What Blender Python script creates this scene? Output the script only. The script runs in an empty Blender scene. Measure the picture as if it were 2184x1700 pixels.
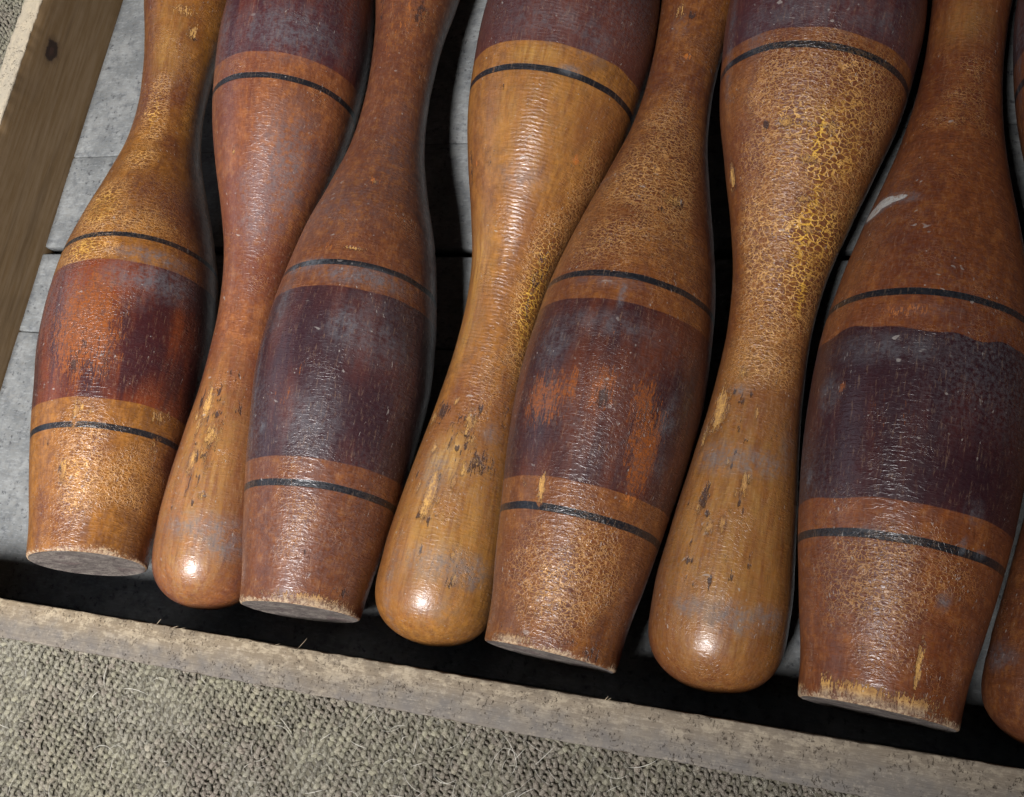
import bpy, math, random
import numpy as np
from mathutils import Matrix, Vector

# ------------------------------------------------------------------ camera, light, exposure
scene = bpy.context.scene
col = scene.collection

cam_data = bpy.data.cameras.new('camera')
cam = bpy.data.objects.new('camera', cam_data)
col.objects.link(cam)
RIGHT = Vector((0.930173, 0.163411, -0.328749))
DOWN = Vector((0.055953, -0.948115, -0.312965))
FWD = Vector((-0.362834, 0.272717, -0.891054))
cm = Matrix.Identity(4)
for r in range(3):
    cm[r][0] = RIGHT[r]; cm[r][1] = -DOWN[r]; cm[r][2] = -FWD[r]
cm[0][3], cm[1][3], cm[2][3] = 0.0, 0.0, 0.50537
cam.matrix_world = cm
cam_data.sensor_width = 36.0
cam_data.lens = 36.0 * 2217.08 / 2184.0
cam_data.clip_start = 0.02
cam_data.clip_end = 50.0
scene.camera = cam

world = bpy.data.worlds.new('World')
scene.world = world
world.use_nodes = True
bg = world.node_tree.nodes['Background']
bg.inputs['Color'].default_value = (0.80, 0.90, 1.0, 1)
bg.inputs['Strength'].default_value = 0.012

lamp_data = bpy.data.lights.new('room_lamp', 'AREA')
lamp_data.shape = 'DISK'
lamp_data.size = 0.34
lamp_data.energy = 7.8
lamp_data.color = (1.0, 0.975, 0.985)
lamp_data.spread = math.radians(62)
lamp = bpy.data.objects.new('room_lamp', lamp_data)
col.objects.link(lamp)
lamp.location = (-0.26, -0.64, 1.35)
lamp.rotation_euler = (Vector((-0.58, 0.20, 0.0)) - Vector(lamp.location)).to_track_quat('-Z', 'Y').to_euler()

# dim, cool daylight reaching the tray from one side of the room
win_data = bpy.data.lights.new('window_light', 'AREA')
win_data.shape = 'RECTANGLE'; win_data.size = 1.2; win_data.size_y = 0.9
win_data.energy = 3.2
win_data.color = (0.72, 0.82, 1.0)
win = bpy.data.objects.new('window_light', win_data)
col.objects.link(win)
win.location = (-1.9, 0.35, 0.95)
win.rotation_euler = (Vector((-0.25, 0.2, 0.0)) - Vector(win.location)).to_track_quat('-Z', 'Y').to_euler()

scene.view_settings.view_transform = 'Standard'
scene.view_settings.look = 'None'
scene.view_settings.gamma = 1.0
scene.view_settings.exposure = 0.0
scene.view_settings.use_curve_mapping = False
scene.cycles.max_bounces = 4
scene.cycles.diffuse_bounces = 3
scene.cycles.glossy_bounces = 2
scene.cycles.use_adaptive_sampling = True
scene.cycles.adaptive_threshold = 0.025
scene.cycles.adaptive_min_samples = 16
scene.cycles.use_denoising = True

# ------------------------------------------------------------------ measured data
HW = 0.0639            # height of the tray walls above its floor
FY = (0.0060, -0.0142) # inner and outer face of the front board
LX = (-0.5721, -0.5889)
CARPET_Z = -0.0125
KNOT = (-.5721, .3732, .0435)   # dark knot in the left board
CLUBS = [
 dict(B=(-0.40952, 0.03075, 0.05518), a=(-0.15856, 0.98597, -0.05218), L=0.4679, ring=(0.1387, 0.1696, 0.3421, 0.3793),
      r=(0.03075, 0.03224, 0.03638, 0.04103, 0.04448, 0.04752, 0.04734, 0.04463, 0.03829, 0.03034, 0.02337, 0.0206, 0.02157, 0.02476, 0.02955, 0.03286, 0.03379, 0.03124, 0.02373, 0.01801, 0.0)),
 dict(B=(-0.37318, 0.47543, 0.05316), a=(0.05188, -0.99743, -0.04933), L=0.4593, ring=(0.1287, 0.1564, 0.3265, 0.3573),
      r=(0.03098, 0.032, 0.03611, 0.04076, 0.04414, 0.04566, 0.04432, 0.04104, 0.03506, 0.02751, 0.02104, 0.01834, 0.01874, 0.021, 0.02503, 0.02851, 0.02976, 0.02794, 0.02156, 0.01637, 0.0)),
 dict(B=(-0.27591, 0.0227, 0.05242), a=(-0.06056, 0.99701, -0.04807), L=0.4695, ring=(0.1174, 0.1436, 0.3326, 0.3637),
      r=(0.02962, 0.03147, 0.03558, 0.04004, 0.04346, 0.04615, 0.045, 0.04144, 0.0362, 0.02833, 0.02154, 0.01865, 0.0187, 0.02083, 0.02513, 0.02873, 0.03054, 0.02894, 0.0223, 0.01712, 0.0)),
 dict(B=(-0.18056, 0.46248, 0.05445), a=(-0.08181, -0.99512, -0.05521), L=0.4473, ring=(0.1287, 0.1564, 0.3244, 0.3558),
      r=(0.03266, 0.03371, 0.03801, 0.04286, 0.04636, 0.04792, 0.04631, 0.04315, 0.03688, 0.0291, 0.02246, 0.01961, 0.02002, 0.02215, 0.02556, 0.02865, 0.03029, 0.02907, 0.02354, 0.0193, 0.0)),
 dict(B=(-0.14598, 0.01975, 0.05078), a=(0.06567, 0.99681, -0.04532), L=0.4817, ring=(0.1222, 0.1496, 0.3254, 0.3536),
      r=(0.03029, 0.03112, 0.03473, 0.03876, 0.04242, 0.04449, 0.04331, 0.04029, 0.03426, 0.02702, 0.02039, 0.01762, 0.01811, 0.02053, 0.02391, 0.02718, 0.02899, 0.02764, 0.02144, 0.01656, 0.0)),
 dict(B=(-0.04525, 0.46354, 0.05544), a=(-0.07688, -0.99516, -0.06116), L=0.4495, ring=(0.1287, 0.1564, 0.3328, 0.3507),
      r=(0.03216, 0.03312, 0.03728, 0.04204, 0.04567, 0.04794, 0.04641, 0.04277, 0.03581, 0.02853, 0.02218, 0.01941, 0.01979, 0.02204, 0.02535, 0.02846, 0.03038, 0.02874, 0.02281, 0.01793, 0.0)),
 dict(B=(-0.00823, 0.01748, 0.04995), a=(0.06431, 0.99743, -0.03168), L=0.4833, ring=(0.1307, 0.1596, 0.308, 0.3421),
      r=(0.03081, 0.0319, 0.03609, 0.04087, 0.04394, 0.04526, 0.04441, 0.04014, 0.03387, 0.0266, 0.02096, 0.0181, 0.01776, 0.01931, 0.02299, 0.02698, 0.02965, 0.02873, 0.02232, 0.0172, 0.0)),
 dict(B=(0.08923, 0.45255, 0.05657), a=(-0.0597, -0.99672, -0.05455), L=0.4423, ring=(0.1287, 0.1564, 0.325, 0.3571),
      r=(0.03305, 0.03423, 0.03876, 0.04396, 0.0479, 0.04992, 0.04817, 0.04409, 0.03745, 0.02951, 0.02267, 0.01973, 0.01974, 0.02137, 0.0249, 0.02884, 0.0323, 0.03285, 0.02503, 0.01878, 0.0)),
]

# marks on each club: (millimetres from the foot, degrees round from the top, half height mm, half width deg, strength)
SPOTS = {
 1: {'crk': [(277.5,16,31.8,23,1.0),(241.9,15,16.8,23,0.8),(199.8,-1,24.3,27,1.1),(168.9,-2,13.1,26,1.2),(188.6,34,18.6,32,0.55),(37.9,61,27.1,58,0.42),(44.5,22,36.5,22,0.7),(111.8,10,32.7,18,0.25)], 'wear': [(117.4,11,32.8,24,1.4),(145.5,14,8.2,7,0.9),(143.6,-1,7.7,3,0.7),(102.5,1,15.1,9,0.6)], 'dark': [(107.1,14,15,4,0.8),(97.8,8,5.5,3,1.0),(102.5,31,10,4,0.6),(110.9,36,15.1,2,0.5),(41.6,6,2.4,2,1.0),(57.6,-9,2.5,1,0.9),(337.4,56,1.8,4,1.0)], 'dust': [(151.1,51,10.9,32,0.95),(166.1,49,4.2,29,1.05),(141.8,41,10.3,12,0.4)], 'chip': [(70.7,14,6.4,2,1.0),(73.5,18,3,1,0.8),(71.6,24,1.5,5,0.6),(40.7,9,5.4,2,1.1),(76.3,74,4.1,8,0.7),(59.4,76,7.1,3,0.6),(355.1,35,4.2,20,0.7),(341.1,52,5.4,7,0.8)], 'pale': [(324.3,20,23.8,31,0.8),(351.4,13,12,27,0.4)]},
 2: {'dust': [(216.3,-45,34.4,29,0.8),(244.8,-21,15.8,29,0.6),(226.4,-9,13.2,16,0.5),(134.6,-30,16,44,0.8),(128.1,31,24.7,10,0.6),(418.4,-23,7.3,47,1.0),(425.8,-44,8.2,28,0.95),(415.7,-5,4.8,19,0.5)], 'chip': [(206.2,10,1.6,1,1.0),(352.3,4,8.6,6,1.2),(357.8,18,3.5,5,0.9),(368.8,-14,6.5,10,0.9),(384.4,4,5.4,4,1.2),(385.4,-16,9.9,5,0.5),(378.9,-7,2.6,2,0.8),(401.9,-18,2,3,0.79),(366.1,9,4.5,2,0.99)], 'dark': [(333.9,-23,5.6,20,0.55),(348.6,17,8.7,3,1.0),(357.8,-14,4,7,0.9),(352.3,-43,5.1,6,0.8),(373.4,-14,17.4,8,0.75),(395.5,0,6.4,2,1.0),(403.7,-41,9.8,2,0.4),(359.6,5,1.3,3,0.71),(381.7,-2,2.8,2,0.82),(355,4,1.1,4,0.99),(361.5,-3,3.2,2,1.03),(401,-19,2.1,3,0.87),(360.6,-3,4.3,2,1.09),(380.8,-2,4.1,3,1.08),(360.6,-25,3.2,2,0.83),(379.8,-9,3.3,2,0.73),(405.6,-10,2.2,2,1.04),(365.1,-15,1.2,2,0.8),(395.5,-11,4.2,1,0.83),(344.9,-10,4.4,4,1.03),(409.2,16,1.5,2,0.99),(374.3,4,1.5,3,0.96),(368.8,-10,2.3,3,0.83),(348.6,-37,1.4,4,0.73),(393.6,-11,2.8,3,0.96),(356.9,-1,1.1,3,0.89)], 'pale': [(403.7,-3,14.7,29,0.6),(388.1,-6,56.7,51,0.75),(432.2,-13,24.1,43,0.7)]},
 3: {'dust': [(169.5,-14,3.9,19,1.25),(163.9,33,5.7,34,1.05),(135.7,27,10.6,13,0.95),(147.9,-26,16.8,9,0.6),(147,42,9.4,24,0.4),(83.1,-24,4.1,4,0.8),(84,14,18,21,0.6),(86.9,-39,58.6,4,0.6),(131.9,45,13.9,32,0.6),(210.8,-5,22.4,49,0.35),(249.3,46,41.3,36,0.3)], 'chip': [(179.8,21,0.7,7,1.0),(225.8,25,1.5,2,0.8),(345.1,49,8.2,8,0.5),(0.5,-25,1.1,8,1.0),(3.3,37,2.2,37,0.9)], 'wear': [(226.8,24,3,7,1.0),(180.8,1,3.9,4,0.7),(110.3,4,3.7,1,0.9),(98.1,-9,6.9,7,0.4),(335.7,10,32.7,40,0.4)], 'dark': [(22.1,23,2.2,15,0.6),(18.3,18,6.6,3,0.4),(351.7,-29,13.9,4,0.7),(347,40,11,11,0.8),(8.9,67,3.1,25,0.6)], 'crk': [(72.8,10,17.9,19,0.35),(36.2,23,19.8,39,0.3)]},
 4: {'rip': [(171.3,-19,74.8,23,1.2),(217.8,-9,47.1,26,1.2),(277.8,-3,61.2,31,1.2),(385.1,-20,31,40,0.4)], 'pale': [(390.5,-18,48.6,61,0.7),(183.8,-18,35.1,47,0.35),(152.5,-6,5.9,15,1.2),(180.3,4,14.1,20,0.5),(255.4,32,28.8,25,0.7),(290.3,25,18.9,21,0.7),(360.1,-4,15.8,26,1.6)], 'wear': [(204.4,38,2.2,2,1.6),(197.3,-54,2.4,3,1.6)], 'dark': [(203.5,50,9.8,3,0.9),(197.3,-56,3.3,5,0.6),(207.1,22,6.7,8,0.45),(167.7,12,2.8,2,0.8),(335.9,28,5.6,12,1.1),(339.5,-7,9.1,17,0.6),(344.9,-17,1.4,3,1.2),(352.9,-10,1.6,3,1.2),(357.4,-35,6.8,20,0.8),(369,31,3.7,2,0.8),(331.4,-59,9.2,6,0.8),(256.3,-65,26.2,19,0.6),(340.4,-27,1,3,0.81),(343.1,9,1.8,2,0.85),(387.8,10,2.1,3,1.11),(389.6,-1,2.9,2,1.06),(349.3,0,4,1,1.13),(351.1,-19,1,4,1.09),(331.4,-26,2.7,4,1.1),(337.7,-17,2.7,4,1.05),(388.7,4,2.7,1,0.92),(385.1,-4,1.1,1,1.1),(388.7,11,1.2,3,0.94),(350.2,-19,3.3,2,1.08),(353.8,-15,3.7,1,0.79),(344.9,-23,2.7,2,0.87),(335,-19,2,3,0.94),(386.9,-7,1.3,2,0.75),(368.1,1,2.8,2,1.14),(404.8,-2,3,2,0.97),(407.5,-38,1.4,3,0.72),(415.5,-34,2.8,3,0.98)], 'dust': [(212.5,-12,5.2,21,0.5),(157,-31,2.8,7,0.9),(138.2,-42,11.8,14,0.6),(132.8,-13,11.8,40,0.5),(364.5,7,13.6,20,0.7),(341.3,-46,5,12,0.8),(408.4,-27,7.9,41,0.9),(409.3,-54,7.9,14,1.1),(421.8,26,26.7,6,0.5),(426.3,-22,8.7,26,0.3)], 'chip': [(338.6,44,4.2,6,0.9),(338.6,-17,5.9,5,1.0),(347.6,-23,3.6,8,0.6),(358.3,-36,3.6,15,0.5),(377.1,5,9,5,1.5),(385.1,9,3.6,3,1.0),(369.9,-15,2.1,1,0.89),(369,-16,3.4,2,1.06),(373.5,22,4,1,1.0),(329.7,9,2.4,3,0.88),(354.7,18,2.1,3,1.15),(379.8,-5,1.6,1,1.08),(348.4,-18,1.1,1,1.11),(361.9,-22,3.6,2,1.05),(349.3,-2,3.5,2,0.78),(403,-31,3.4,3,0.74),(408.4,-30,1.5,1,0.73),(413.8,-37,2.4,2,1.1)], 'crk': [(268.8,-65,47.5,31,1.3),(210.7,-76,33.7,25,0.5),(311.8,-37,25.5,39,0.4)]},
 5: {'crk': [(234.6,13,59.1,68,0.6),(192.2,-4,21.9,52,0.5),(32.3,17,33.8,57,0.5)], 'chip': [(218.2,35,4,9,0.8),(67,-13,4.9,2,1.3),(68.9,-28,1.7,2,0.6),(2.4,-18,1.4,17,1.0),(335.7,-11,4.9,12,0.7)], 'dark': [(218.2,40,3.1,5,1.1),(211.5,24,2,3,0.9),(110.3,14,4.5,3,1.2),(100.7,42,12.3,4,0.5),(4.3,46,4.3,26,0.6),(6.3,-25,3.2,23,0.5),(334.8,13,7.3,8,0.7)], 'dust': [(159.4,12,7.6,2,1.3),(166.2,2,3,23,0.4),(231.7,-58,1.9,42,0.6),(109.3,58,12.5,7,0.7),(88.2,61,8.3,7,0.5),(134.4,-25,12.8,14,0.6),(145,8,6.3,41,0.5),(44.8,-63,38.5,3,0.7),(326.1,-5,7.3,16,0.4)], 'wear': [(107.4,-23,12.6,16,1.2),(112.2,-5,9.1,4,1.0),(114.2,13,10.3,9,1.3),(112.2,39,12.3,9,1.0),(93,46,22.5,11,1.2),(136.3,14,12.5,4,0.5),(308.8,18,1.9,6,1.3)]},
 6: {'crk': [(191,-22,40.3,61,1.0),(243.2,-39,47.2,62,1.1),(246.8,8,56,48,0.7),(294.4,-13,23.3,56,0.7),(197.3,-20,25.5,6,1.5),(234.2,-29,36.3,9,1.6),(267.5,-44,19.3,15,1.3),(201.8,-43,34.2,32,1.0)], 'pale': [(383.4,-9,66.2,69,0.7),(308.8,5,21.1,61,0.35)], 'chip': [(192.8,5,1.9,5,1.1),(192.8,-28,3,3,1.0),(192.8,-12,0.9,10,1.0),(208.1,-17,1.5,6,1.0),(225.2,-19,1.3,6,1.0),(237.8,-33,1.3,8,1.0),(211.7,58,5.8,4,1.2),(325.9,36,8.1,9,1.4),(339.4,51,7.3,4,0.9),(372.6,28,3.3,4,0.7),(359.2,-12,4.9,3,1.2),(307,14,3,7,0.7),(392.4,-7,1.6,2,0.8),(380.7,12,2.7,3,1.1),(378,1,3.1,3,1.06),(325.9,-12,3.5,2,0.88),(355.6,-15,1.9,2,1.04),(350.2,8,2.6,3,0.84),(370.8,-3,2.3,2,0.71),(363.6,-5,2,1,0.8)], 'dark': [(192.8,18,1.9,3,1.3),(190.1,-28,1.5,3,1.0),(213.5,53,5.8,2,0.8),(327.7,31,4.2,3,1.1),(334.9,52,4.3,3,1.0),(367.2,25,5.4,4,1.2),(370.8,44,2.1,3,0.8),(380.7,18,3.7,17,0.35),(334,-39,6.2,11,0.5),(405,15,2,3,0.6),(315.1,-4,1.9,2,0.78),(370.8,-15,3.6,1,1.0),(387.9,27,2.2,1,1.1),(352,4,2,3,0.88),(374.4,17,1.5,2,1.1),(345.7,2,1.9,2,0.71),(316.9,21,2.3,3,0.97),(312.4,-22,3.6,2,0.77),(327.7,-10,1.7,1,0.75),(311.5,-27,2.7,3,0.78),(321.4,10,3,4,0.95),(333.1,5,3.4,2,0.82),(339.4,-5,1.9,2,0.89),(309.7,-20,3.2,2,0.74),(317.8,-2,2.5,2,0.91),(367.2,23,2.9,3,1.11),(382.5,12,2.5,3,0.75),(356.5,-15,3.2,3,0.89),(366.3,-10,3.2,2,1.0),(388.8,-27,2.8,1,0.8),(393.3,-27,1.6,2,0.87),(405,22,1,2,0.93),(399.6,-14,2.8,2,0.9),(396,24,1.6,3,1.04),(396.9,-19,2.5,1,0.82),(403.2,22,2.7,2,0.99),(403.2,2,2.7,2,1.12)], 'dust': [(348.4,-14,5.7,39,1.25),(348.4,17,7.1,30,1.0),(316,13,3,12,0.9),(338.5,-58,8.3,13,0.5),(416.7,-18,6.3,24,1.15),(414.9,15,4.4,17,0.95),(413.1,-52,5.2,16,0.95),(140.7,9,8.6,16,0.6),(147,28,13.2,11,0.5),(138.9,-42,8.6,16,0.6),(140.7,-9,10.7,42,0.5),(149.7,56,27.4,5,0.7)]},
 7: {'dust': [(217,-48,3.8,15,2.4),(214.1,-60,3.8,13,2.6),(217,-36,2.7,14,2.0),(215.1,-24,2.4,8,1.0),(121.3,-50,8.6,8,0.8),(86.5,-61,4.3,4,1.1),(146.4,-80,8.4,11,0.4),(139.7,-15,6.8,36,0.55),(115.5,-82,41.2,4,0.7),(44,31,4.2,4,1.0),(65.2,35,3.2,2,1.3),(64.3,47,1.6,4,1.1),(79.7,38,4.6,6,0.7),(65.2,-16,1.6,10,0.7),(157.1,2,3.8,22,0.3)], 'wear': [(123.2,-40,2.3,2,1.5),(156.1,-11,4.2,17,0.5),(107.8,-10,14.7,14,0.2)], 'chip': [(4.3,-37,4,5,1.2),(4.3,-12,3.2,18,1.2),(3.4,23,3.5,19,1.0),(18.8,24,7.9,2,1.1),(33.3,53,2.5,2,0.6)], 'crk': [(43,-5,30.2,47,0.5),(276,9,42.5,54,0.35),(88.4,-12,21.9,14,0.3)], 'pale': [(318.5,-4,15.4,43,0.4)]},
 8: {'dust': [(137.6,78,25.6,5,0.8),(408.2,63,5.5,16,0.8),(171.2,98,2.2,3,1.0)]},
}

# ------------------------------------------------------------------ node helpers
class NT:
    def __init__(self, name):
        self.m = bpy.data.materials.new(name)
        self.m.use_nodes = True
        self.t = self.m.node_tree
        self.b = self.t.nodes['Principled BSDF']
    def put(self, sock, v):
        if hasattr(v, 'is_output'):
            self.t.links.new(v, sock)
        elif isinstance(v, (tuple, list)) and len(v) == 3 and sock.type == 'RGBA':
            sock.default_value = (*v, 1)
        else:
            sock.default_value = v
    def node(self, typ, props=None, **ins):
        n = self.t.nodes.new(typ)
        for k, v in (props or {}).items():
            setattr(n, k, v)
        for k, v in ins.items():
            self.put(n.inputs[k.replace('_', ' ')] if k.replace('_', ' ') in n.inputs else n.inputs[k], v)
        return n
    def obj(self):
        return self.t.nodes.new('ShaderNodeTexCoord').outputs['Object']
    def mapv(self, v, scale=(1, 1, 1), loc=(0, 0, 0), rot=(0, 0, 0)):
        return self.node('ShaderNodeMapping', None, Vector=v, Scale=scale, Location=loc, Rotation=rot).outputs[0]
    def noise(self, v, scale, detail=3, rough=0.55, dist=0.0, color=False):
        n = self.node('ShaderNodeTexNoise', None, Vector=v, Scale=scale, Detail=detail, Roughness=rough, Distortion=dist)
        return n.outputs['Color' if color else 'Fac']
    def math(self, op, a, b=0.0, c=0.0, clamp=False):
        n = self.t.nodes.new('ShaderNodeMath'); n.operation = op; n.use_clamp = clamp
        self.put(n.inputs[0], a); self.put(n.inputs[1], b); self.put(n.inputs[2], c)
        return n.outputs[0]
    def add(self, a, b): return self.math('ADD', a, b)
    def sub(self, a, b): return self.math('SUBTRACT', a, b)
    def mul(self, a, b): return self.math('MULTIPLY', a, b)
    def mx(self, a, b): return self.math('MAXIMUM', a, b)
    def step(self, v, lo, hi, t0=0.0, t1=1.0):
        n = self.node('ShaderNodeMapRange', {'interpolation_type': 'SMOOTHSTEP'}, Value=v)
        for i, q in zip((1, 2, 3, 4), (lo, hi, t0, t1)):
            self.put(n.inputs[i], q)
        return n.outputs[0]
    def mix(self, f, a, b, mode='MIX'):
        n = self.t.nodes.new('ShaderNodeMix'); n.data_type = 'RGBA'; n.blend_type = mode
        self.put(n.inputs['Factor'], f)
        self.put([s for s in n.inputs if s.name == 'A' and s.type == 'RGBA'][0], a)
        self.put([s for s in n.inputs if s.name == 'B' and s.type == 'RGBA'][0], b)
        return [s for s in n.outputs if s.type == 'RGBA'][0]
    def attr(self, name):
        n = self.t.nodes.new('ShaderNodeAttribute'); n.attribute_name = name
        return n.outputs['Fac']
    def prop(self, name, kind='Color'):
        n = self.t.nodes.new('ShaderNodeAttribute'); n.attribute_type = 'OBJECT'; n.attribute_name = name
        return n.outputs[kind]
    def attrc(self, name):
        n = self.t.nodes.new('ShaderNodeAttribute'); n.attribute_name = name
        return n.outputs['Color']
    def sep(self, v):
        n = self.node('ShaderNodeSeparateXYZ', None, Vector=v)
        return n.outputs
    def vsub(self, a, b):
        n = self.t.nodes.new('ShaderNodeVectorMath'); n.operation = 'SUBTRACT'
        self.put(n.inputs[0], a); self.put(n.inputs[1], b); return n.outputs[0]
    def vadd(self, a, b):
        n = self.t.nodes.new('ShaderNodeVectorMath'); n.operation = 'ADD'
        self.put(n.inputs[0], a); self.put(n.inputs[1], b); return n.outputs[0]
    def vscale(self, a, s):
        n = self.t.nodes.new('ShaderNodeVectorMath'); n.operation = 'SCALE'
        self.put(n.inputs[0], a); n.inputs['Scale'].default_value = s; return n.outputs[0]
    def vor_edge(self, v, scale, rnd=1.0):
        return self.node('ShaderNodeTexVoronoi', {'feature': 'DISTANCE_TO_EDGE'}, Vector=v, Scale=scale, Randomness=rnd).outputs['Distance']
    def vor(self, v, scale):
        n = self.node('ShaderNodeTexVoronoi', {'feature': 'F1'}, Vector=v, Scale=scale)
        return n.outputs['Distance'], n.outputs['Color']
    def bump(self, h, strength, dist, normal=None):
        n = self.node('ShaderNodeBump', None, Height=h, Strength=strength, Distance=dist)
        if normal is not None: self.put(n.inputs['Normal'], normal)
        return n.outputs[0]

def mesh_obj(name, verts, faces, mat, parent=None, smooth=True):
    me = bpy.data.meshes.new(name)
    verts = np.asarray(verts, dtype=np.float32)
    if isinstance(faces, np.ndarray):
        k = faces.shape[1]
        me.vertices.add(len(verts)); me.vertices.foreach_set('co', verts.ravel())
        me.loops.add(faces.size); me.loops.foreach_set('vertex_index', faces.astype(np.int32).ravel())
        me.polygons.add(len(faces))
        me.polygons.foreach_set('loop_start', np.arange(0, faces.size, k, dtype=np.int32))
        me.update(calc_edges=True)
    else:
        me.from_pydata([tuple(map(float, v)) for v in verts], [], faces)
    if smooth:
        me.polygons.foreach_set('use_smooth', np.ones(len(me.polygons), dtype=bool))
    me.materials.append(mat)
    me.update()
    ob = bpy.data.objects.new(name, me)
    col.objects.link(ob)
    if parent is not None: ob.parent = parent
    return ob

def tag(o, label=None, cat=None, group=None, kind=None):
    if label: o['label'] = label
    if cat: o['category'] = cat
    if group: o['group'] = group
    if kind: o['kind'] = kind
    return o

def waves(seed, n, fmin, fmax):
    rs = np.random.RandomState(seed)
    k = rs.normal(size=(n, 3)); k /= np.linalg.norm(k, axis=1)[:, None]
    k *= rs.uniform(fmin, fmax, n)[:, None]
    ph = rs.uniform(0, 6.28, n)
    def f(p):
        return np.cos(p @ k.T + ph).sum(1) / math.sqrt(n)
    return f

# ------------------------------------------------------------------ carpet
def carpet_material(loops):
    t = NT('carpet_wool' if loops else 'carpet_backing')
    p = t.obj()
    if loops:
        c = t.attrc('yarn')
        fib = t.noise(t.mapv(p, (1, 1, 1)), 2600, 2, 0.7)
        c = t.mix(t.step(fib, .35, .75), c, t.mix(0.5, c, (0.62, 0.60, 0.50)))
        c = t.mix(t.step(fib, .5, .25), c, t.mix(0.55, c, (0.03, 0.025, 0.02)))
        t.put(t.b.inputs['Normal'], t.bump(fib, 0.6, 0.0006))
    else:
        c = t.mix(t.noise(p, 900, 3), (0.05, 0.042, 0.032), (0.16, 0.15, 0.11))
    t.put(t.b.inputs['Base Color'], c)
    t.b.inputs['Roughness'].default_value = 0.95
    t.b.inputs['Specular IOR Level'].default_value = 0.15
    return t.m

def build_carpet():
    z = CARPET_Z - 0.0026
    v = [(-1.4, -0.9, z), (0.9, -0.9, z), (0.9, 1.3, z), (-1.4, 1.3, z)]
    g = tag(mesh_obj('carpet', v, [(0, 1, 2, 3)], carpet_material(False), smooth=False), kind='structure')
    rs = np.random.RandomState(5)
    d = np.array([0.3496, 0.9369]); q = np.array([0.9369, -0.3496])
    # one yarn loop: a bent half tube, 4 rings of 5 points
    P = []; cols = []
    pitch, step = 0.0025, 0.0030
    patch = waves(3, 14, 20, 90); patch2 = waves(8, 14, 60, 260)
    for i in range(-560, 560):
        rowtype = (i % 2)
        off = rs.uniform(0, step)
        n = np.arange(-420, 420)
        cx = q[0] * i * pitch + d[0] * (n * step + off) - 0.35
        cy = q[1] * i * pitch + d[1] * (n * step + off) + 0.15
        ok = ((cx > -0.74) & (cx < 0.11) & (cy > -0.135) & (cy < -0.0115)) | ((cx > -0.74) & (cx < -0.586) & (cy > 0.27) & (cy < 0.54))
        for x, y in zip(cx[ok], cy[ok]):
            P.append((x, y, rowtype))
    P = np.array(P)
    N = len(P)
    jit = rs.normal(size=(N, 6))
    pbj = patch2(np.stack([P[:, 1], P[:, 0], np.zeros(N)], 1))
    xyz = np.stack([P[:, 0] + jit[:, 0] * .0004 + pbj * .0006, P[:, 1] + jit[:, 1] * .0004 + pbj * .0006, np.zeros(N)], 1)
    pa = patch(xyz); pb = patch2(xyz)
    rt = P[:, 2]
    ang = np.where(rt == 1, 1.25, 0.12) + jit[:, 2] * .28 + pb * .22
    ln = np.where(rt == 1, .00140, .0025) * (1 + jit[:, 3] * .14)
    wd = np.where(rt == 1, .00078, .00128) * (1 + jit[:, 4] * .14)
    ht = (np.where(rt == 1, .0018, .0026) + pb * .0005) * (1 + jit[:, 5] * .12)
    a = np.arctan2(d[1], d[0]) + ang
    ca, sa = np.cos(a), np.sin(a)
    rings = [(-1.0, 0.05, .55), (-.55, .78, .95), (0.1, 1.0, 1.0), (.65, .72, .9), (1.0, 0.0, .5)]
    cs = [(-1.0, -.55), (-.72, .45), (0, 1.0), (.72, .45), (1.0, -.55)]
    V = np.zeros((N, len(rings) * 5, 3))
    for ri, (u, h, w) in enumerate(rings):
        for ci, (cv, chh) in enumerate(cs):
            lx = u * ln; ly = cv * wd * w
            V[:, ri * 5 + ci, 0] = xyz[:, 0] + ca * lx - sa * ly
            V[:, ri * 5 + ci, 1] = xyz[:, 1] + sa * lx + ca * ly
            V[:, ri * 5 + ci, 2] = CARPET_Z - .0027 + h * (ht - .0007) + (.0009 * chh) * (0.4 + .6 * w)
    base = np.array([[r * 5 + c, r * 5 + c + 1, (r + 1) * 5 + c + 1, (r + 1) * 5 + c] for r in range(len(rings) - 1) for c in range(4)])
    F = (base[None] + (np.arange(N) * len(rings) * 5)[:, None, None]).reshape(-1, 4)
    khaki = np.array((.300, .285, .185)); grey = np.array((.270, .258, .225)); mauve = np.array((.200, .152, .128)); dark = np.array((.09, .075, .055))
    side = np.clip((xyz[:, 0] + .45) / .35, 0, 1)
    m = 1 / (1 + np.exp(-(pa * 1.6 + jit[:, 2] * .7 + np.where(rt == 1, 1.2, -.6))))
    colr = khaki * (1 - m)[:, None] + grey * m[:, None]
    mm = 1 / (1 + np.exp(-(pb * 2.2 - 1.2 + side * 1.6 + np.where(rt == 1, 1.2, -.6) + pa * .9 + jit[:, 3])))
    colr = colr * (1 - mm)[:, None] + mauve * mm[:, None]
    dk = (rs.uniform(size=N) < .05)[:, None]
    colr = np.where(dk, dark, colr) * (1 - .18 * side)[:, None] * (1 + jit[:, 4:5] * .24)
    colr = np.clip(colr * np.array((.46, .45, .42)), .01, .9)
    ob = mesh_obj('wool_loop_pile', V.reshape(-1, 3), F, carpet_material(True), g)
    at = ob.data.color_attributes.new('yarn', 'FLOAT_COLOR', 'POINT')
    cc = np.ones((N, len(rings) * 5, 4), dtype=np.float32); cc[:, :, :3] = colr[:, None, :]
    # each loop keeps one yarn colour from root to tip
    at.data.foreach_set('color', cc.ravel())
    tag(ob, kind='stuff')
    return g

carpet = build_carpet()

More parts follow.
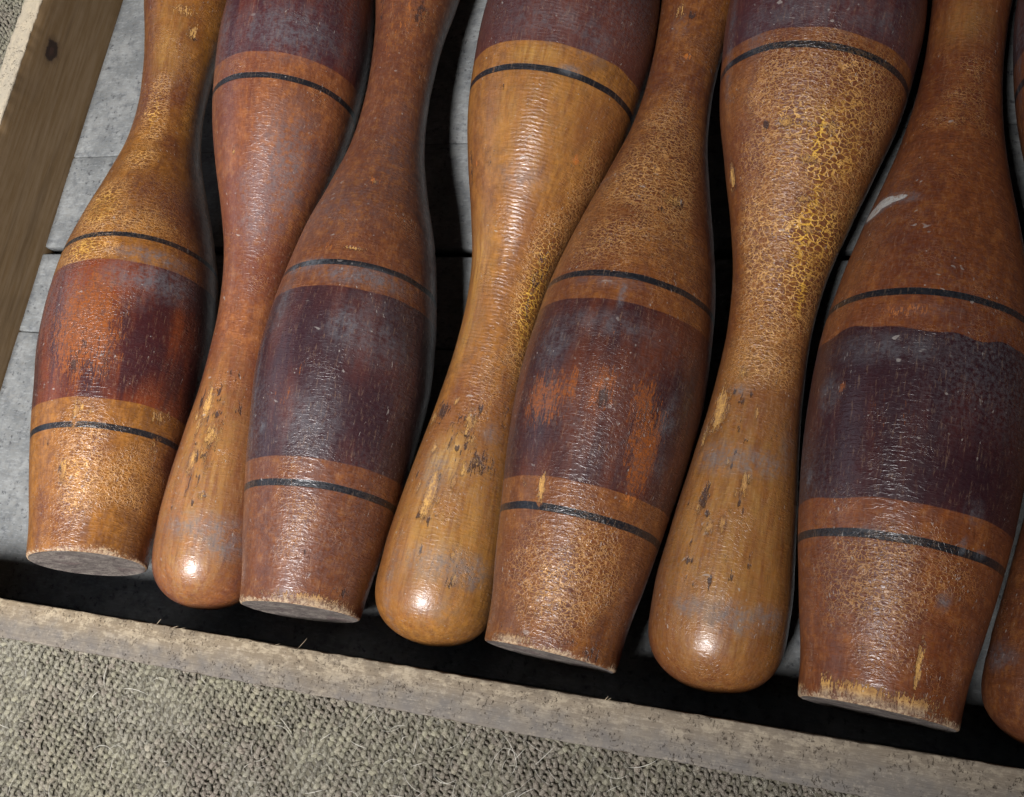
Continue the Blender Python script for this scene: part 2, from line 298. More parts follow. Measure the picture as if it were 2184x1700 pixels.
# ------------------------------------------------------------------ wooden tray
def sweep_board(name, axis, a0, a1, c0, c1, z0, z1, mat, parent, seed, seg=260, rad=0.0009, amp=0.0003):
    """a plank: rounded rectangle (c across, z up) swept along x ('x') or y ('y'), edges worn by noise"""
    pts = []
    for cx, cz, s in ((c1 - rad, z1 - rad, 0), (c0 + rad, z1 - rad, 1), (c0 + rad, z0 + rad, 2), (c1 - rad, z0 + rad, 3)):
        for k in range(5):
            an = s * math.pi / 2 + k * math.pi / 8
            pts.append((cx + rad * math.cos(an), cz + rad * math.sin(an)))
        # extra points along the face that follows this corner
        if s in (0, 2):
            e0 = c1 - rad if s == 0 else c0 + rad; e1 = c0 + rad if s == 0 else c1 - rad
            for k in range(1, 9): pts.append((e0 + (e1 - e0) * k / 9, z1 if s == 0 else z0))
        else:
            e0 = z1 - rad if s == 1 else z0 + rad; e1 = z0 + rad if s == 1 else z1 - rad
            for k in range(1, 9): pts.append((c0 if s == 1 else c1, e0 + (e1 - e0) * k / 9))
    pts = np.array(pts); n = len(pts)
    L = np.linspace(a0, a1, seg)
    V = np.zeros((seg, n, 3))
    ci, ai = (1, 0) if axis == 'x' else (0, 1)
    V[:, :, ai] = L[:, None]; V[:, :, ci] = pts[None, :, 0]; V[:, :, 2] = pts[None, :, 1]
    V = V.reshape(-1, 3)
    cen = np.array([(c0 + c1) / 2, (z0 + z1) / 2])
    sc = np.array([1., 1., 1.]); sc[ai] = .25
    w1 = waves(seed, 18, 120, 500); w2 = waves(seed + 1, 24, 800, 4000); w3 = waves(seed + 2, 10, 8, 40)
    dn = (w1(V * sc) * .5 + w2(V * sc) * .5) * amp
    dx = V[:, ci] - cen[0]; dz = V[:, 2] - cen[1]
    ex = np.clip((np.abs(dx) - (abs(c1 - c0) / 2 - .003)) / .003, 0, 1); ez = np.clip((np.abs(dz) - (abs(z1 - z0) / 2 - .003)) / .003, 0, 1)
    V[:, ci] += np.sign(dx) * ex * ((dn - amp) * (.12 + .9 * ez)) + w3(V * sc) * amp * .2
    V[:, 2] += np.sign(dz) * ez * ((dn - amp) * (.15 + .7 * ex)) + w3(V * sc + 3) * amp * .2
    F = [[i * n + j, i * n + (j + 1) % n, (i + 1) * n + (j + 1) % n, (i + 1) * n + j] for i in range(seg - 1) for j in range(n)]
    F.append(list(range(n))[::-1]); F.append([(seg - 1) * n + j for j in range(n)])
    if axis == 'x': F = [f[::-1] for f in F]
    return mesh_obj(name, V, [tuple(f) for f in F], mat, parent)

def board_material(name, axis, raw, raw2, face, grey_amt=0.5, knot=None):
    t = NT(name)
    p = t.obj(); s = t.sep(p)
    st = (.06, 1, 1) if axis == 'x' else (1, .06, 1)
    g1 = t.noise(t.mapv(p, st), 420, 5, .62)
    g2 = t.noise(t.mapv(p, st), 110, 4, .6, .15)
    big = t.noise(p, 22, 3)
    mid = t.noise(p, 110, 4, .6)
    # sawn raw top edge: soft cream fibres, greyed by handling, torn pits
    fib = t.noise(t.mapv(p, (.05, 1, 1) if axis == 'x' else (1, .05, 1)), 1100, 4, .65)
    spk = t.noise(p, 620, 4, .7)
    top = t.mix(t.step(t.add(t.mul(big, .6), t.mul(mid, .6)), .45, .80), raw, raw2)
    top = t.mix(t.step(t.noise(t.mapv(p, (.6, 1, 1) if axis == 'x' else (1, .6, 1)), 260, 5, .7), .46, .62, 0, .7), top, t.mix(.6, top, (.50, .42, .29)))
    if axis == 'x':
        ev = t.add(s[1], t.add(t.mul(t.sub(big, .5), .020), t.add(t.mul(t.sub(mid, .5), .012), t.mul(t.sub(spk, .5), .006))))
        edge = t.step(ev, .003, -.012)
        top = t.mix(t.mul(edge, grey_amt), top, t.mix(t.step(mid, .35, .65), (.098, .094, .092), (.135, .120, .102)))
        rb = t.step(s[0], -.42, .02)
        top = t.mix(t.mul(rb, .75), top, t.mix(.45, top, (.14, .13, .12)))
    top = t.mix(t.step(fib, .48, .78, 0, .28), top, t.mix(.6, top, (.09, .07, .05)))
    top = t.mix(t.step(t.add(t.mul(fib, .4), t.mul(spk, .6)), .50, .32, 0, .6), top, t.mix(.5, top, (.44, .38, .29)))
    top = t.mix(t.step(spk, .54, .74, 0, .50), top, t.mix(.6, top, (.10, .08, .06)))
    pd = t.noise(t.mapv(p, (1, .7, 1) if axis == 'x' else (.55, 1, 1), rot=(0, 0, .3)), 820, 4, .75, .2)
    pit = t.mul(t.step(pd, .575, .64), t.step(t.add(t.noise(p, 130, 3, .6), t.mul(big, .25)), .57, .70))
    top = t.mix(t.mul(pit, .60 if axis == 'x' else .25), top, (.045, .030, .018))
    # varnished / dirty faces
    f = t.mix(t.step(g1, .3, .75), face, t.mix(.55, face, (.25, .18, .11)))
    f = t.mix(t.step(g2, .5, .7, 0, .5), f, t.mix(.5, f, (.03, .02, .015)))
    f = t.mix(t.step(big, .50, .75, 0, .4), f, t.mix(.5, f, (.05, .035, .022)))
    if knot:
        v = t.mapv(p, (1, 1, 1), loc=tuple(-k for k in knot))
        sv = t.sep(v)
        dd = t.math('SQRT', t.add(t.math('POWER', t.mul(sv[1], 1 / .0085), 2), t.math('POWER', t.mul(sv[2], 1 / .0052), 2)))
        dd = t.add(dd, t.mul(t.sub(t.noise(p, 260, 4, .6), .5), 1.1))
        f = t.mix(t.step(dd, 1.1, .75), f, (.018, .011, .008))
        f = t.mix(t.mul(t.step(dd, .45, .2), .6), f, (.06, .028, .02))
        f = t.mix(t.mul(t.step(dd, 1.6, 1.0), .35), f, (.05, .03, .02))
    m = t.step(t.add(s[2], t.mul(t.sub(t.noise(p, 340, 4), .5), .0016)), HW - .0022, HW - .0012)
    c = t.mix(m, f, top)
    t.put(t.b.inputs['Base Color'], c)
    t.put(t.b.inputs['Roughness'], t.step(m, 0, 1, .62, .85))
    t.b.inputs['Specular IOR Level'].default_value = 0.25
    h = t.sub(t.mul(g1, .8), t.mul(pit, 1.0))
    t.put(t.b.inputs['Normal'], t.bump(t.add(t.mul(m, h), t.mul(g1, .15)), .8, .0007))
    return t.m

tray = bpy.data.objects.new('wooden_tray', None); col.objects.link(tray)
tray.location = (0, 0, 0)
tag(tray, 'shallow wooden tray with pale worn rims holding the row of turned clubs', 'tray')
m_front = board_material('front_board_wood', 'x', (.200, .154, .098), (.150, .118, .080), (.055, .038, .024), .80)
m_left = board_material('side_board_wood', 'y', (.40, .345, .25), (.34, .30, .23), (.150, .094, .042), knot=KNOT)
sweep_board('front_board', 'x', -.66, .19, FY[1], FY[0], CARPET_Z, HW, m_front, tray, 11, seg=900, amp=.00035)
sweep_board('side_board', 'y', FY[0] + .0006, .545, LX[1], LX[0], CARPET_Z, HW, m_left, tray, 21, seg=500, amp=.0005, rad=.0014)
sweep_board('side_board', 'y', FY[0] + .0006, .545, .152, .169, CARPET_Z, HW, m_left, tray, 31, seg=60)
sweep_board('back_board', 'x', LX[0] + .0006, .1514, .512, .530, CARPET_Z, HW, m_front, tray, 41, seg=120)

def floor_material():
    t = NT('tray_floor_wood')
    p = t.obj()
    big = t.noise(p, 34, 5, .65); mid = t.noise(p, 150, 5, .65)
    fine = t.noise(t.mapv(p, (.3, 1, 1)), 700, 3, .65)
    c = t.mix(t.step(big, .32, .68), (.115, .122, .122), (.205, .212, .205))
    c = t.mix(t.step(mid, .42, .70, 0, .75), c, (.084, .090, .095))
    c = t.mix(t.step(fine, .45, .72, 0, .45), c, (.15, .145, .13))
    c = t.mix(t.step(fine, .48, .30, 0, .4), c, (.27, .28, .275))
    sp = t.mul(t.step(t.noise(p, 300, 3, .65), .57, .66), t.step(t.noise(p, 60, 2), .42, .6))
    c = t.mix(t.mul(sp, .8), c, (.05, .05, .052))
    t.put(t.b.inputs['Base Color'], c)
    t.b.inputs['Roughness'].default_value = .8
    t.b.inputs['Specular IOR Level'].default_value = .25
    t.put(t.b.inputs['Normal'], t.bump(t.add(mid, t.mul(fine, .6)), .5, .0006))
    return t.m
m_floor = floor_material()
def floor_board(y0, y1, seed):
    x0, x1 = LX[0] + .0008, .1512
    rs = np.random.RandomState(seed)
    rad = .0012
    prof = [(y0, -.009), (y0, -rad), (y0 + rad * .3, -rad * .3), (y0 + rad, 0)] + [(y0 + rad + (y1 - y0 - 2 * rad) * k / 8, 0) for k in range(1, 8)] + [(y1 - rad, 0), (y1 - rad * .3, -rad * .3), (y1, -rad), (y1, -.009)]
    prof = np.array(prof); n = len(prof); seg = 150
    X = np.linspace(x0, x1, seg); V = np.zeros((seg, n, 3))
    V[:, :, 0] = X[:, None]; V[:, :, 1] = prof[None, :, 0]; V[:, :, 2] = prof[None, :, 1]
    V = V.reshape(-1, 3); w = waves(seed, 16, 20, 160)
    V[:, 2] = np.minimum(V[:, 2] + w(V) * .00012 - .0003, 0); V[:, 1] += w(V + 2) * .00025 * (np.abs(V[:, 1] - (y0 + y1) / 2) > (y1 - y0) / 2 - .002)
    F = [(i * n + j, (i + 1) * n + j, (i + 1) * n + j + 1, i * n + j + 1) for i in range(seg - 1) for j in range(n - 1)]
    F += [(i * n + n - 1, (i + 1) * n + n - 1, (i + 1) * n, i * n) for i in range(seg - 1)]
    F += [tuple(range(n)), tuple((seg - 1) * n + j for j in range(n))[::-1]]
    return mesh_obj('floor_board', V, F, m_floor, tray)
edges = [(.0068, .1815), (.1821, .2396), (.2448, .3152), (.3157, .5110)]
for i, (y0, y1) in enumerate(edges):
    floor_board(y0, y1, 50 + i)

# ------------------------------------------------------------------ clubs
S = np.array([0, .03, .08, .14, .20, .26, .32, .38, .44, .50, .56, .62, .68, .74, .80, .86, .91, .95, .975, .992, 1.0])
def hermite(r, s):
    m = np.gradient(r, S); i = np.clip(np.searchsorted(S, s) - 1, 0, len(S) - 2)
    h = S[i + 1] - S[i]; t = (s - S[i]) / h
    return (2*t**3 - 3*t**2 + 1)*r[i] + (t**3 - 2*t*t + t)*h*m[i] + (-2*t**3 + 3*t*t)*r[i+1] + (t**3 - t*t)*h*m[i+1]
def profile(cl, z):
    s = np.clip(z / cl['L'], 0, 1)
    r0 = np.array(cl['r'])
    sc = .925
    r = hermite(r0, np.minimum(s, sc))
    m = (hermite(r0, np.array([sc])) - hermite(r0, np.array([sc - .004])))[0] / .004
    x = np.clip((s - sc) / (1 - sc), 0, 1)
    r = np.where(s > sc, (r + np.clip(m, -.12, .05) * (s - sc)) * np.sqrt(np.maximum(0, 1 - x**3.0)), r)
    # small worn bevel at the foot rim
    bv = .0014
    return r - np.where(z < bv, bv * .75 * (1 - np.sqrt(np.maximum(0, 1 - (1 - z / bv)**2))), 0)

TH = np.concatenate([np.linspace(-112, 112, 176), np.linspace(112, 248, 26)[1:-1]])
TH = np.radians(TH)
KINDS = ('chip', 'wear', 'dark', 'dust', 'pale', 'crk', 'rip')
FIELDS = (('fb', 45, 170), ('fm', 150, 420), ('fa', 90, 260), ('ff', 30, 110))

def marks(ci, z, th):
    out = {}
    spots = SPOTS[ci + 1]
    for k in KINDS:
        a = np.zeros(len(z))
        for (sz, st, hz, hw, am) in spots.get(k, ()):
            dth = np.degrees(np.arctan2(np.sin(th - math.radians(st)), np.cos(th - math.radians(st))))
            d = np.sqrt(((z * 1000 - sz) / max(hz, .9))**2 + (dth / max(hw, 1.4))**2)
            a = np.maximum(a, am * (np.clip(1.08 - .5 * d, 0, 1.0) if k in ('chip', 'dark') else np.clip(1.45 - d, 0, 1.1))) if k != 'crk' else np.maximum(a, am * np.clip(1.3 - d, 0, 1))
        out[k] = a.astype(np.float32)
    return out

STY = [  # per club: light varnish, deep varnish, painted band, worn band, fine crackle, bare foot rim
    dict(a=(.290, .112, .012), b=(.105, .028, .007), band=(0.0374, 0.0080, 0.0088), band2=(.150, .030, .007), fine=.5, rim=.0026),
    dict(a=(.245, .078, .023), b=(.125, .033, .014), band=(0.0506, 0.0130, 0.0160), band2=(.130, .030, .015), fine=.12, rim=.0),
    dict(a=(.180, .058, .019), b=(.100, .029, .012), band=(0.0297, 0.0110, 0.0144), band2=(.072, .022, .018), fine=.16, rim=.0030),
    dict(a=(.330, .135, .022), b=(.170, .055, .013), band=(0.0594, 0.0170, 0.0160), band2=(.100, .030, .020), fine=.1, rim=.0),
    dict(a=(.205, .068, .012), b=(.105, .028, .008), band=(0.0330, 0.0090, 0.0096), band2=(.095, .025, .011), fine=.34, rim=.0018),
    dict(a=(.235, .080, .014), b=(.120, .032, .009), band=(0.0506, 0.0160, 0.0192), band2=(.100, .028, .022), fine=.30, rim=.0),
    dict(a=(.210, .058, .012), b=(.110, .027, .008), band=(0.0242, 0.0070, 0.0104), band2=(.045, .011, .011), fine=.20, rim=.0026),
    dict(a=(.180, .056, .014), b=(.100, .028, .010), band=(0.0308, 0.0100, 0.0136), band2=(.055, .017, .016), fine=.20, rim=.0),
]

def club_material():
    t = NT('club_varnish')
    st = dict(a=t.prop('varnish_light'), b=t.prop('varnish_deep'), band=t.prop('band_dark'), band2=t.prop('band_red'),
              fine=t.prop('fine_crackle', 'Fac'), rim=t.prop('rim_wear', 'Fac'), wob=t.prop('band_wobble', 'Fac'))
    p0 = t.obj(); z = t.sep(p0)[2]
    p = t.vadd(p0, t.prop('grain_seed', 'Vector'))
    D = [t.attr(k) for k in ('d0', 'd1', 'd2', 'd3')]
    A = {k: t.attr(k) for k in KINDS}
    FB, FM, FA, FF = (t.attr(k) for k in ('fb', 'fm', 'fa', 'ff'))
    big = FB
    grain = t.noise(t.mapv(p, (1, 1, .07)), 330, 2, .6, .3)
    streak = t.noise(t.mapv(p, (1, 1, .13)), 90, 3, .62, .5)
    mott = t.noise(p, 190, 4, .68)
    fine = t.noise(p, 620, 3, .7)
    cn = t.noise(t.mapv(p, (1, 1, .17)), 1000, 3, .7)
    # varnish
    c = t.mix(t.step(t.add(t.mul(big, .6), t.mul(streak, .45)), .38, .70), st['b'], st['a'])
    c = t.mix(t.step(grain, .42, .72, 0, .35), c, st['b'])
    c = t.mix(t.step(t.add(t.mul(mott, .6), t.mul(FB, .4)), .42, .68, 0, .72), c, t.mix(.68, c, (.040, .011, .007)))
    c = t.mix(t.step(mott, .52, .30, 0, .35), c, t.mix(.5, c, (.42, .19, .05)))
    c = t.mix(t.mul(t.mul(A['pale'], .8), t.step(t.add(t.mul(mott, .6), t.mul(streak, .5)), .35, .70, .35, 1)), c, t.mix(t.step(grain, .4, .7), (.390, .210, .050), (.235, .108, .024)))
    # painted band
    wob = t.mul(t.sub(FM, .5), st['wob'])
    e = .0003
    bm = t.mul(t.step(t.add(D[1], t.mul(t.sub(FM, .5), .0016)), -e, e), t.step(t.add(D[2], wob), e, -e))
    wearn = t.add(t.mul(A['wear'], .62), t.mul(t.sub(streak, .5), 1.2))
    wv = t.step(t.add(wearn, t.add(t.mul(t.sub(mott, .5), .6), t.mul(t.sub(cn, .5), 3.0))), .42, .70)
    band = t.mix(t.step(t.add(t.mul(streak, .6), t.mul(big, .5)), .46, .72), st['band'], st['band2'])
    band = t.mix(t.step(mott, .45, .7, 0, .5), band, t.mix(.5, band, (.012, .006, .010)))
    band = t.mix(t.mul(wv, t.step(A['wear'], .02, .3)), band, t.mix(t.step(fine, .35, .65), (.235, .066, .013), (.125, .036, .011)))
    c = t.mix(t.mul(bm, t.step(mott, .15, .3, .9, 1.0)), c, band)
    c = t.mix(t.mul(t.mul(wv, t.step(A['wear'], .1, .5)), t.sub(1.0, bm)), c, (.40, .125, .022))
    # thin black lines
    lw = .00165
    def line(dz):
        d = t.math('ABSOLUTE', t.add(dz, t.mul(t.sub(FM, .5), .0008)))
        return t.step(d, lw + .0002, lw - .0002)
    ln = t.mx(line(D[0]), line(D[3]))
    ln = t.mul(ln, t.mul(t.step(t.add(mott, t.mul(A['chip'], -.4)), .24, .36), t.step(t.add(t.mul(cn, .5), t.mul(fine, .5)), .28, .36, .5, 1)))
    c = t.mix(ln, c, (.008, .009, .012))
    # craquelure: coarse in the marked zones, fine nearly everywhere
    wv3 = t.vscale(t.vsub(t.noise(p, 330, 2, .5, 0, True), (.5, .5, .5)), .0034)
    pc = t.vadd(p, wv3)
    ck = t.mx(A['crk'], 0.0)
    v1 = t.vor_edge(t.mapv(pc, (1, 1, 1.7)), 262)
    v2 = t.vor_edge(t.mapv(pc, (1, 1, 1.15)), 470)
    wid = t.mul(t.add(.02, t.mul(ck, .085)), t.step(fine, .25, .75, .5, 1.7))
    cz = t.step(t.add(FM, t.mul(t.sub(FB, .5), .6)), .42, .58)
    l1 = t.mul(t.step(v1, wid, t.mul(wid, .25)), t.mul(t.step(t.add(ck, t.mul(t.sub(mott, .5), .8)), .15, .60), t.step(t.add(t.mul(FM, .5), t.mul(fine, .5)), .34, .46, .30, 1)))
    l2 = t.mul(t.step(v2, .10, .02), t.mul(t.step(t.add(ck, t.mul(t.sub(FM, .5), 1.2)), .0, .55, 0, .8), t.mx(t.step(ck, .5, .95, 1, .1), t.mul(t.sub(1.0, cz), .5))))
    l2f = t.mul(t.step(v2, .10, .02), t.mul(t.step(FA, .42, .62), st['fine']))
    l1 = t.mul(l1, t.mx(cz, .65))
    cr = t.mx(l1, t.mul(t.mx(l2, l2f), .75))
    amber = t.mix(t.step(ck, .02, .5), t.mix(.45, st['a'], (.40, .19, .06)), t.mix(t.step(ck, .6, 1.5), (.52, .27, .085), (.74, .41, .050)))
    crc = t.mix(bm, amber, t.mix(.35, (.10, .045, .03), amber))
    c = t.mix(t.mul(t.mul(cr, t.sub(1.0, t.mul(ln, .8))), t.step(bm, 0, 1, .92, .30)), c, crc)
    # bruises and burnt dents
    dk = t.step(t.add(A['dark'], t.mul(t.sub(t.add(t.mul(mott, .4), t.mul(cn, .6)), .5), 3.4)), .62, .90)
    dk = t.mul(dk, t.step(A['dark'], .02, .25))
    c = t.mix(t.mul(dk, .88), c, (.028, .012, .009))
    # bare wood where varnish has flaked
    rim = t.mul(t.step(t.add(z, t.mul(t.add(t.sub(fine, .5), t.mul(t.sub(FM, .5), .8)), .011)), t.add(st['rim'], .0002), t.sub(st['rim'], .003)), t.step(st['rim'], .0005, .001))
    chn = t.add(A['chip'], t.mul(t.sub(t.add(t.mul(cn, .6), t.mul(fine, .4)), .5), 3.8))
    c = t.mix(t.mul(t.step(A['chip'], .15, .75), t.step(fine, .30, .6, .0, .7)), c, (.065, .025, .010))
    ch = t.mul(t.step(chn, .62, .80), t.step(A['chip'], .10, .35))
    ch = t.mx(ch, rim)
    bare = t.mix(t.step(t.add(t.mul(grain, .5), t.mul(fine, .5)), .40, .62), (.56, .31, .085), (.27, .13, .038))
    bare = t.mix(t.step(z, .006, .0015, 0, .75), bare, t.mix(t.step(fine, .35, .65), (.40, .33, .24), (.20, .14, .10)))
    c = t.mix(t.mul(ch, .92), c, bare)
    # dust bloom, specks and smears
    dnz = t.add(t.add(t.mul(mott, .5), t.mul(fine, .35)), t.mul(streak, .15))
    hard = t.step(A['dust'], 1.25, 1.7)
    soft = t.mul(t.math('MINIMUM', A['dust'], 1.0), t.step(dnz, .38, .62, .12, 1.0))
    du = t.mx(t.mul(soft, t.step(cn, .25, .65, .75, 1)), t.mul(hard, t.step(t.add(dnz, t.mul(t.sub(cn, .5), .5)), .30, .50, .15, 1)))
    film = t.mul(t.step(FF, .40, .80, 0, .30), t.add(.6, bm))
    du = t.mx(du, t.mul(film, t.step(fine, .35, .65)))
    dcol = t.mix(t.step(A['dust'], 1.35, 1.9), (.112, .120, .132), (.44, .44, .41))
    c = t.mix(t.mul(du, t.step(hard, 0, 1, .68, .92)), c, dcol)
    vd, vc = t.vor(p, 330)
    rnd = t.sep(vc)[0]
    speck = t.mul(t.step(vd, .16, .07), t.step(rnd, .955, .97))
    hair = t.mul(t.step(t.noise(t.mapv(p, (1, .12, .3), rot=(.5, .3, .8)), 1100, 1, .5), .70, .76), t.step(FM, .46, .60))
    sp = t.mx(speck, hair)
    c = t.mix(t.mul(t.step(fine, .3, .7, .0, .07), t.sub(1.0, t.mx(t.mul(bm, .6), ln))), c, (.165, .150, .160))  # thin grey veil: hazy sheen of the varnish mixed into its colour
    c = t.mix(t.step(cn, .52, .72, 0, .40), c, t.mix(.7, c, (.02, .010, .008)))
    c = t.mix(t.step(cn, .46, .28, 0, .28), c, t.mix(.5, c, (.50, .33, .20)))
    c = t.mix(t.mul(sp, .5), c, (.36, .33, .30))
    t.put(t.b.inputs['Base Color'], c)
    # gloss
    ro = t.step(t.add(t.mul(mott, .6), t.mul(fine, .4)), .3, .7, .33, .50)
    ro = t.math('ADD', ro, t.mul(t.mx(t.mx(ch, du), t.mul(dk, .6)), .42), clamp=True)
    t.put(t.b.inputs['Roughness'], ro)
    t.b.inputs['Specular IOR Level'].default_value = .36
    t.put(t.b.inputs['Coat Weight'], t.mul(t.sub(1.0, t.mx(ch, t.mul(du, .6))), .58))
    t.b.inputs['Coat Roughness'].default_value = .27
    # relief
    rw = t.add(z, t.add(t.mul(FM, .003), t.mul(mott, .0035)))
    tri = t.math('PINGPONG', rw, .0010)
    ripple = t.mul(t.mul(tri, 1 / .0010), t.mul(A['rip'], t.step(FM, .30, .62, .25, 1)))
    h = t.add(t.mul(mott, .22), t.mul(fine, .07))
    h = t.sub(h, t.mul(cr, .40))
    h = t.sub(h, t.mul(ch, .45))
    h = t.sub(h, t.mul(dk, .5))
    h = t.sub(h, t.mul(ln, .12))
    # curled crack lips, mostly running round the club
    lip = t.noise(t.mapv(p, (1, 1, 3.2)), 240, 2, .5, .4)
    h = t.add(h, t.mul(t.step(lip, .45, .62), t.add(t.mul(.04, t.sub(1.0, t.math('MINIMUM', t.mul(A['pale'], 1.3), .9))), t.mul(ck, .32))))
    h = t.add(h, t.mul(ripple, .19))
    h = t.add(h, t.add(t.mul(t.step(lip, .48, .66), .09), t.mul(cn, .06)))
    nrm = t.bump(h, .66, .00075)
    t.put(t.b.inputs['Normal'], nrm)
    t.put(t.b.inputs['Coat Normal'], nrm)
    return t.m

def end_material():
    t = NT('club_end_grain'); p = t.obj()
    n1 = t.noise(p, 120, 5, .65); n2 = t.noise(p, 600, 3, .6)
    c = t.mix(t.step(n1, .35, .65), (.085, .070, .062), (.185, .160, .135))
    c = t.mix(t.step(n2, .5, .7, 0, .7), c, (.05, .03, .035))
    c = t.mix(t.step(t.noise(p, 45, 3), .55, .75, 0, .6), c, (.10, .045, .05))
    t.put(t.b.inputs['Base Color'], c); t.b.inputs['Roughness'].default_value = .75
    t.put(t.b.inputs['Normal'], t.bump(t.add(n1, t.mul(n2, .5)), .8, .0012))
    return t.m

LABELS = [
    'turned wooden club at the far left, flat foot down, orange wear on its dark band',
    'reddish club with slim handle down, just right of the far left club',
    'dusty brown club, second flat foot from the left, with grey dust on its upper stripe',
    'honey coloured club with handle down and fine rippled ridges across its shoulder',
    'brown club with flat foot down and scuffed orange patches across its dark band',
    'club with handle down and bold yellow crackled varnish over its shoulder',
    'large dark club with flat foot down, chipped foot rim and white smear on its shoulder',
    'club cut off by the right edge of the picture, rounded handle end down',
]

CLUB_MAT = club_material()
END_MAT = end_material()
def build_club(ci, cl):
    a = Vector(cl['a']).normalized(); up = Vector((0, 0, 1)); u = (up - a * a.dot(up)).normalized(); v = a.cross(u)
    M = Matrix.Identity(4)
    for r in range(3):
        M[r][0] = u[r]; M[r][1] = v[r]; M[r][2] = a[r]; M[r][3] = cl['B'][r]
    root = bpy.data.objects.new('indian_club', None); col.objects.link(root)
    root.matrix_world = M
    tag(root, LABELS[ci], 'club', 'turned clubs lying side by side in the tray')
    mat = CLUB_MAT; L = cl['L']; R0, R1, R2, R3 = (s * L for s in cl['ring'])
    hw = .00165
    secs = [('foot', 0, R0 - hw), ('black_stripe', R0 - hw, R0 + hw), ('pale_ring', R0 + hw, R1), ('painted_band', R1, R2),
            ('pale_ring', R2, R3 - hw), ('black_stripe', R3 - hw, R3 + hw), ('shoulder', R3 + hw, .62 * L), ('handle', .62 * L, L)]
    wl = waves(100 + ci, 12, 15, 60); wm = waves(200 + ci, 20, 90, 300)
    nt = len(TH); ct, sn = np.cos(TH), np.sin(TH)
    first = None
    for nm, z0, z1 in secs:
        n = max(4, int((z1 - z0) / .00105))
        zs = np.linspace(z0, z1, n)
        if nm == 'foot': zs = np.concatenate([np.array([0, .0003, .0007, .0012, .0018]), zs[2:]])
        if nm == 'handle':
            k = zs[zs < .94 * L]; x = np.linspace(0, 1, 56)[:-1]
            zs = np.concatenate([k, .94 * L + .06 * L * np.sin(x * math.pi / 2), [L * .99999]])
        r = profile(cl, zs)
        Z = np.repeat(zs, nt); T = np.tile(TH, len(zs)); Rr = np.repeat(r, nt)
        X0 = np.stack([Rr * np.cos(T), Rr * np.sin(T), Z], 1)
        mk = marks(ci, Z, T)
        dsp = wl(X0) * .00022 + wm(X0) * .00006 - .00045 * np.clip(mk['chip'] - .3, 0, 1) - .0004 * np.clip(mk['dark'] - .5, 0, 1)
        if nm == 'foot' and STY[ci]['rim'] > 0:
            dsp -= np.clip(1 - Z / .005, 0, 1) * np.clip(wm(X0 * 1.6 + 1), 0, 2) * .0005
        dsp *= np.clip(Rr / .012, 0, 1)
        R2_ = Rr + dsp
        V = np.stack([R2_ * np.cos(T), R2_ * np.sin(T), Z], 1)
        i = np.arange(len(zs) - 1)[:, None] * nt; j = np.arange(nt)[None]
        F = np.stack([i + j, i + (j + 1) % nt, i + nt + (j + 1) % nt, i + nt + j], -1).reshape(-1, 4)
        ob = mesh_obj(nm, V, F, mat, root)
        for fi, (k, f0, f1) in enumerate(FIELDS):
            mk[k] = (.5 + .17 * waves(1000 + 10 * ci + fi, 40, f0, f1)(X0)).astype(np.float32)
        for k, zr in (('d0', R0), ('d1', R1), ('d2', R2), ('d3', R3)):
            mk[k] = (Z - zr).astype(np.float32)
        sty = STY[ci]
        for pn, k in (('varnish_light', 'a'), ('varnish_deep', 'b'), ('band_dark', 'band'), ('band_red', 'band2')):
            ob[pn] = [float(x) for x in sty[k]]
        ob['fine_crackle'] = sty['fine']; ob['rim_wear'] = sty['rim']; ob['band_wobble'] = .007 if ci == 6 else .0016
        ob['grain_seed'] = [10.0 * ci + k for k in (1.3, 4.7, 2.2)]
        for k in mk:
            at = ob.data.attributes.new(k, 'FLOAT', 'POINT'); at.data.foreach_set('value', mk[k])
        if nm == 'foot': first = V[:nt]
    # flat, dirty end of the foot
    rs = waves(300 + ci, 16, 120, 500)
    V = [first]
    for q in (.97, .9, .75, .55, .3, .08):
        w = first * q; w[:, 2] = 0; w[:, 2] = rs(w) * .0004 + .0004 * (q < .95)
        V.append(w)
    V = np.concatenate(V)
    F = [(k * nt + j, (k + 1) * nt + j, (k + 1) * nt + (j + 1) % nt, k * nt + (j + 1) % nt) for k in range(6) for j in range(nt)]
    F.append(tuple(6 * nt + j for j in range(nt))[::-1])
    mesh_obj('end_face', V, F, END_MAT, root)
    return root

for ci, cl in enumerate(CLUBS):
    build_club(ci, cl)

# ------------------------------------------------------------------ loose fibres on carpet and rim
def fibre_mesh(name, paths, mat, parent=None):
    V = []; F = []
    for pts, rad in paths:
        pts = np.array(pts); n = len(pts); b = len(V)
        for i in range(n):
            d = pts[min(i + 1, n - 1)] - pts[max(i - 1, 0)]; d = d / (np.linalg.norm(d) + 1e-9)
            s = np.cross(d, (0, 0, 1)); s /= np.linalg.norm(s) + 1e-9; w = np.cross(s, d)
            rr = rad * (1 - .7 * abs(2 * i / (n - 1) - 1)**2)
            for k in range(3):
                an = k * 2.094
                V.append(pts[i] + (s * math.cos(an) + w * math.sin(an)) * rr)
        for i in range(n - 1):
            for k in range(3):
                F.append((b + i * 3 + k, b + i * 3 + (k + 1) % 3, b + (i + 1) * 3 + (k + 1) % 3, b + (i + 1) * 3 + k))
    return mesh_obj(name, V, F, mat, parent)

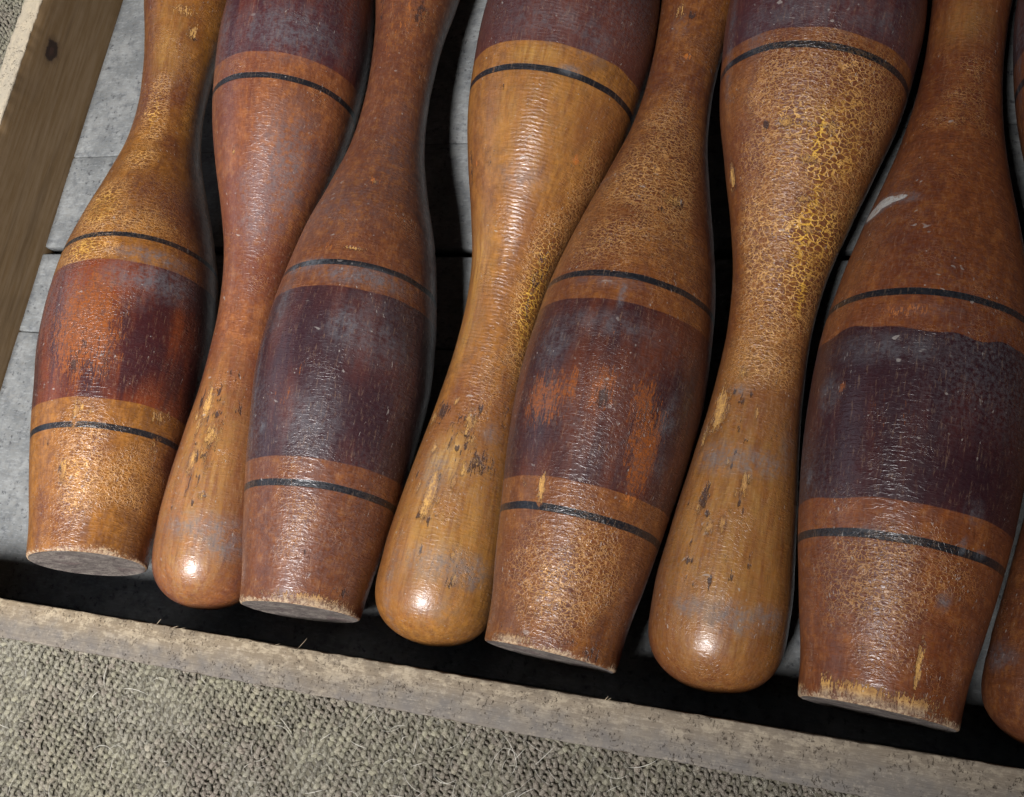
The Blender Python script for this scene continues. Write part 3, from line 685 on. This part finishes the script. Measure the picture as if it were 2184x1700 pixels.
fz = NT('carpet_fuzz'); fz.b.inputs['Base Color'].default_value = (.22, .205, .15, 1); fz.b.inputs['Roughness'].default_value = .9
rs = np.random.RandomState(12)
paths = []
for k in range(7000):
    x = rs.uniform(-.60, .09); y = rs.uniform(-.125, -.0155); an = rs.uniform(0, 6.28); ln = rs.uniform(.0012, .004); cv = rs.normal() * 2.0
    z0 = CARPET_Z + rs.uniform(-.0012, .0002); pts = []
    for i in range(4):
        pts.append((x, min(y, -.0150), z0 + .0009 * math.sin(i / 3 * math.pi)))
        an += cv / 4; x += math.cos(an) * ln / 3; y += math.sin(an) * ln / 3
    paths.append((pts, rs.uniform(.00004, .00008)))
tag(fibre_mesh('wool_fuzz', paths, fz.m, carpet), kind='stuff')

ft = NT('pale_fibre'); ft.b.inputs['Base Color'].default_value = (.62, .60, .52, 1); ft.b.inputs['Roughness'].default_value = .7
rs = np.random.RandomState(77)
paths = []
for k in range(230):
    x = rs.uniform(-.56, .08) if k % 2 else rs.normal() * .06 - .19; y = rs.uniform(-.11, -.016) if k % 2 else rs.uniform(-.085, -.02); an = rs.uniform(0, 6.28); ln = rs.uniform(.004, .019); cv = rs.normal() * 1.2
    pts = []
    for i in range(8):
        pts.append((x, y, CARPET_Z + .0003 + .0008 * math.sin(i / 7 * math.pi) + rs.uniform(0, .0003)))
        an += cv / 8; x += math.cos(an) * ln / 7; y += math.sin(an) * ln / 7
    if max(p[1] for p in pts) < -.0150: paths.append((pts, rs.uniform(.00006, .00017)))
fb = fibre_mesh('loose_fibres', paths, ft.m)
tag(fb, 'pale hairs and lint lying on the woven carpet', 'lint', kind='stuff')

# a few torn splinters standing off the front rim
sp_m = NT('torn_wood'); sp_m.b.inputs['Base Color'].default_value = (.34, .27, .18, 1); sp_m.b.inputs['Roughness'].default_value = .85
rs = np.random.RandomState(5)
paths = []
for x in (-.352, -.338, -.27, -.12):
    for k in range(2):
        x0 = x + rs.normal() * .006; y0 = FY[0] - rs.uniform(.0004, .002); an = rs.uniform(.1, .9); ln = rs.uniform(.002, .007); pts = []
        for i in range(5):
            u = i / 4
            pts.append((x0 + math.cos(an) * ln * u, y0 + math.sin(an) * ln * u, HW - .0006 + .0012 * u))
        paths.append((pts, rs.uniform(.00008, .0002)))
tag(fibre_mesh('splinter', paths, sp_m.m, tray), kind='stuff')
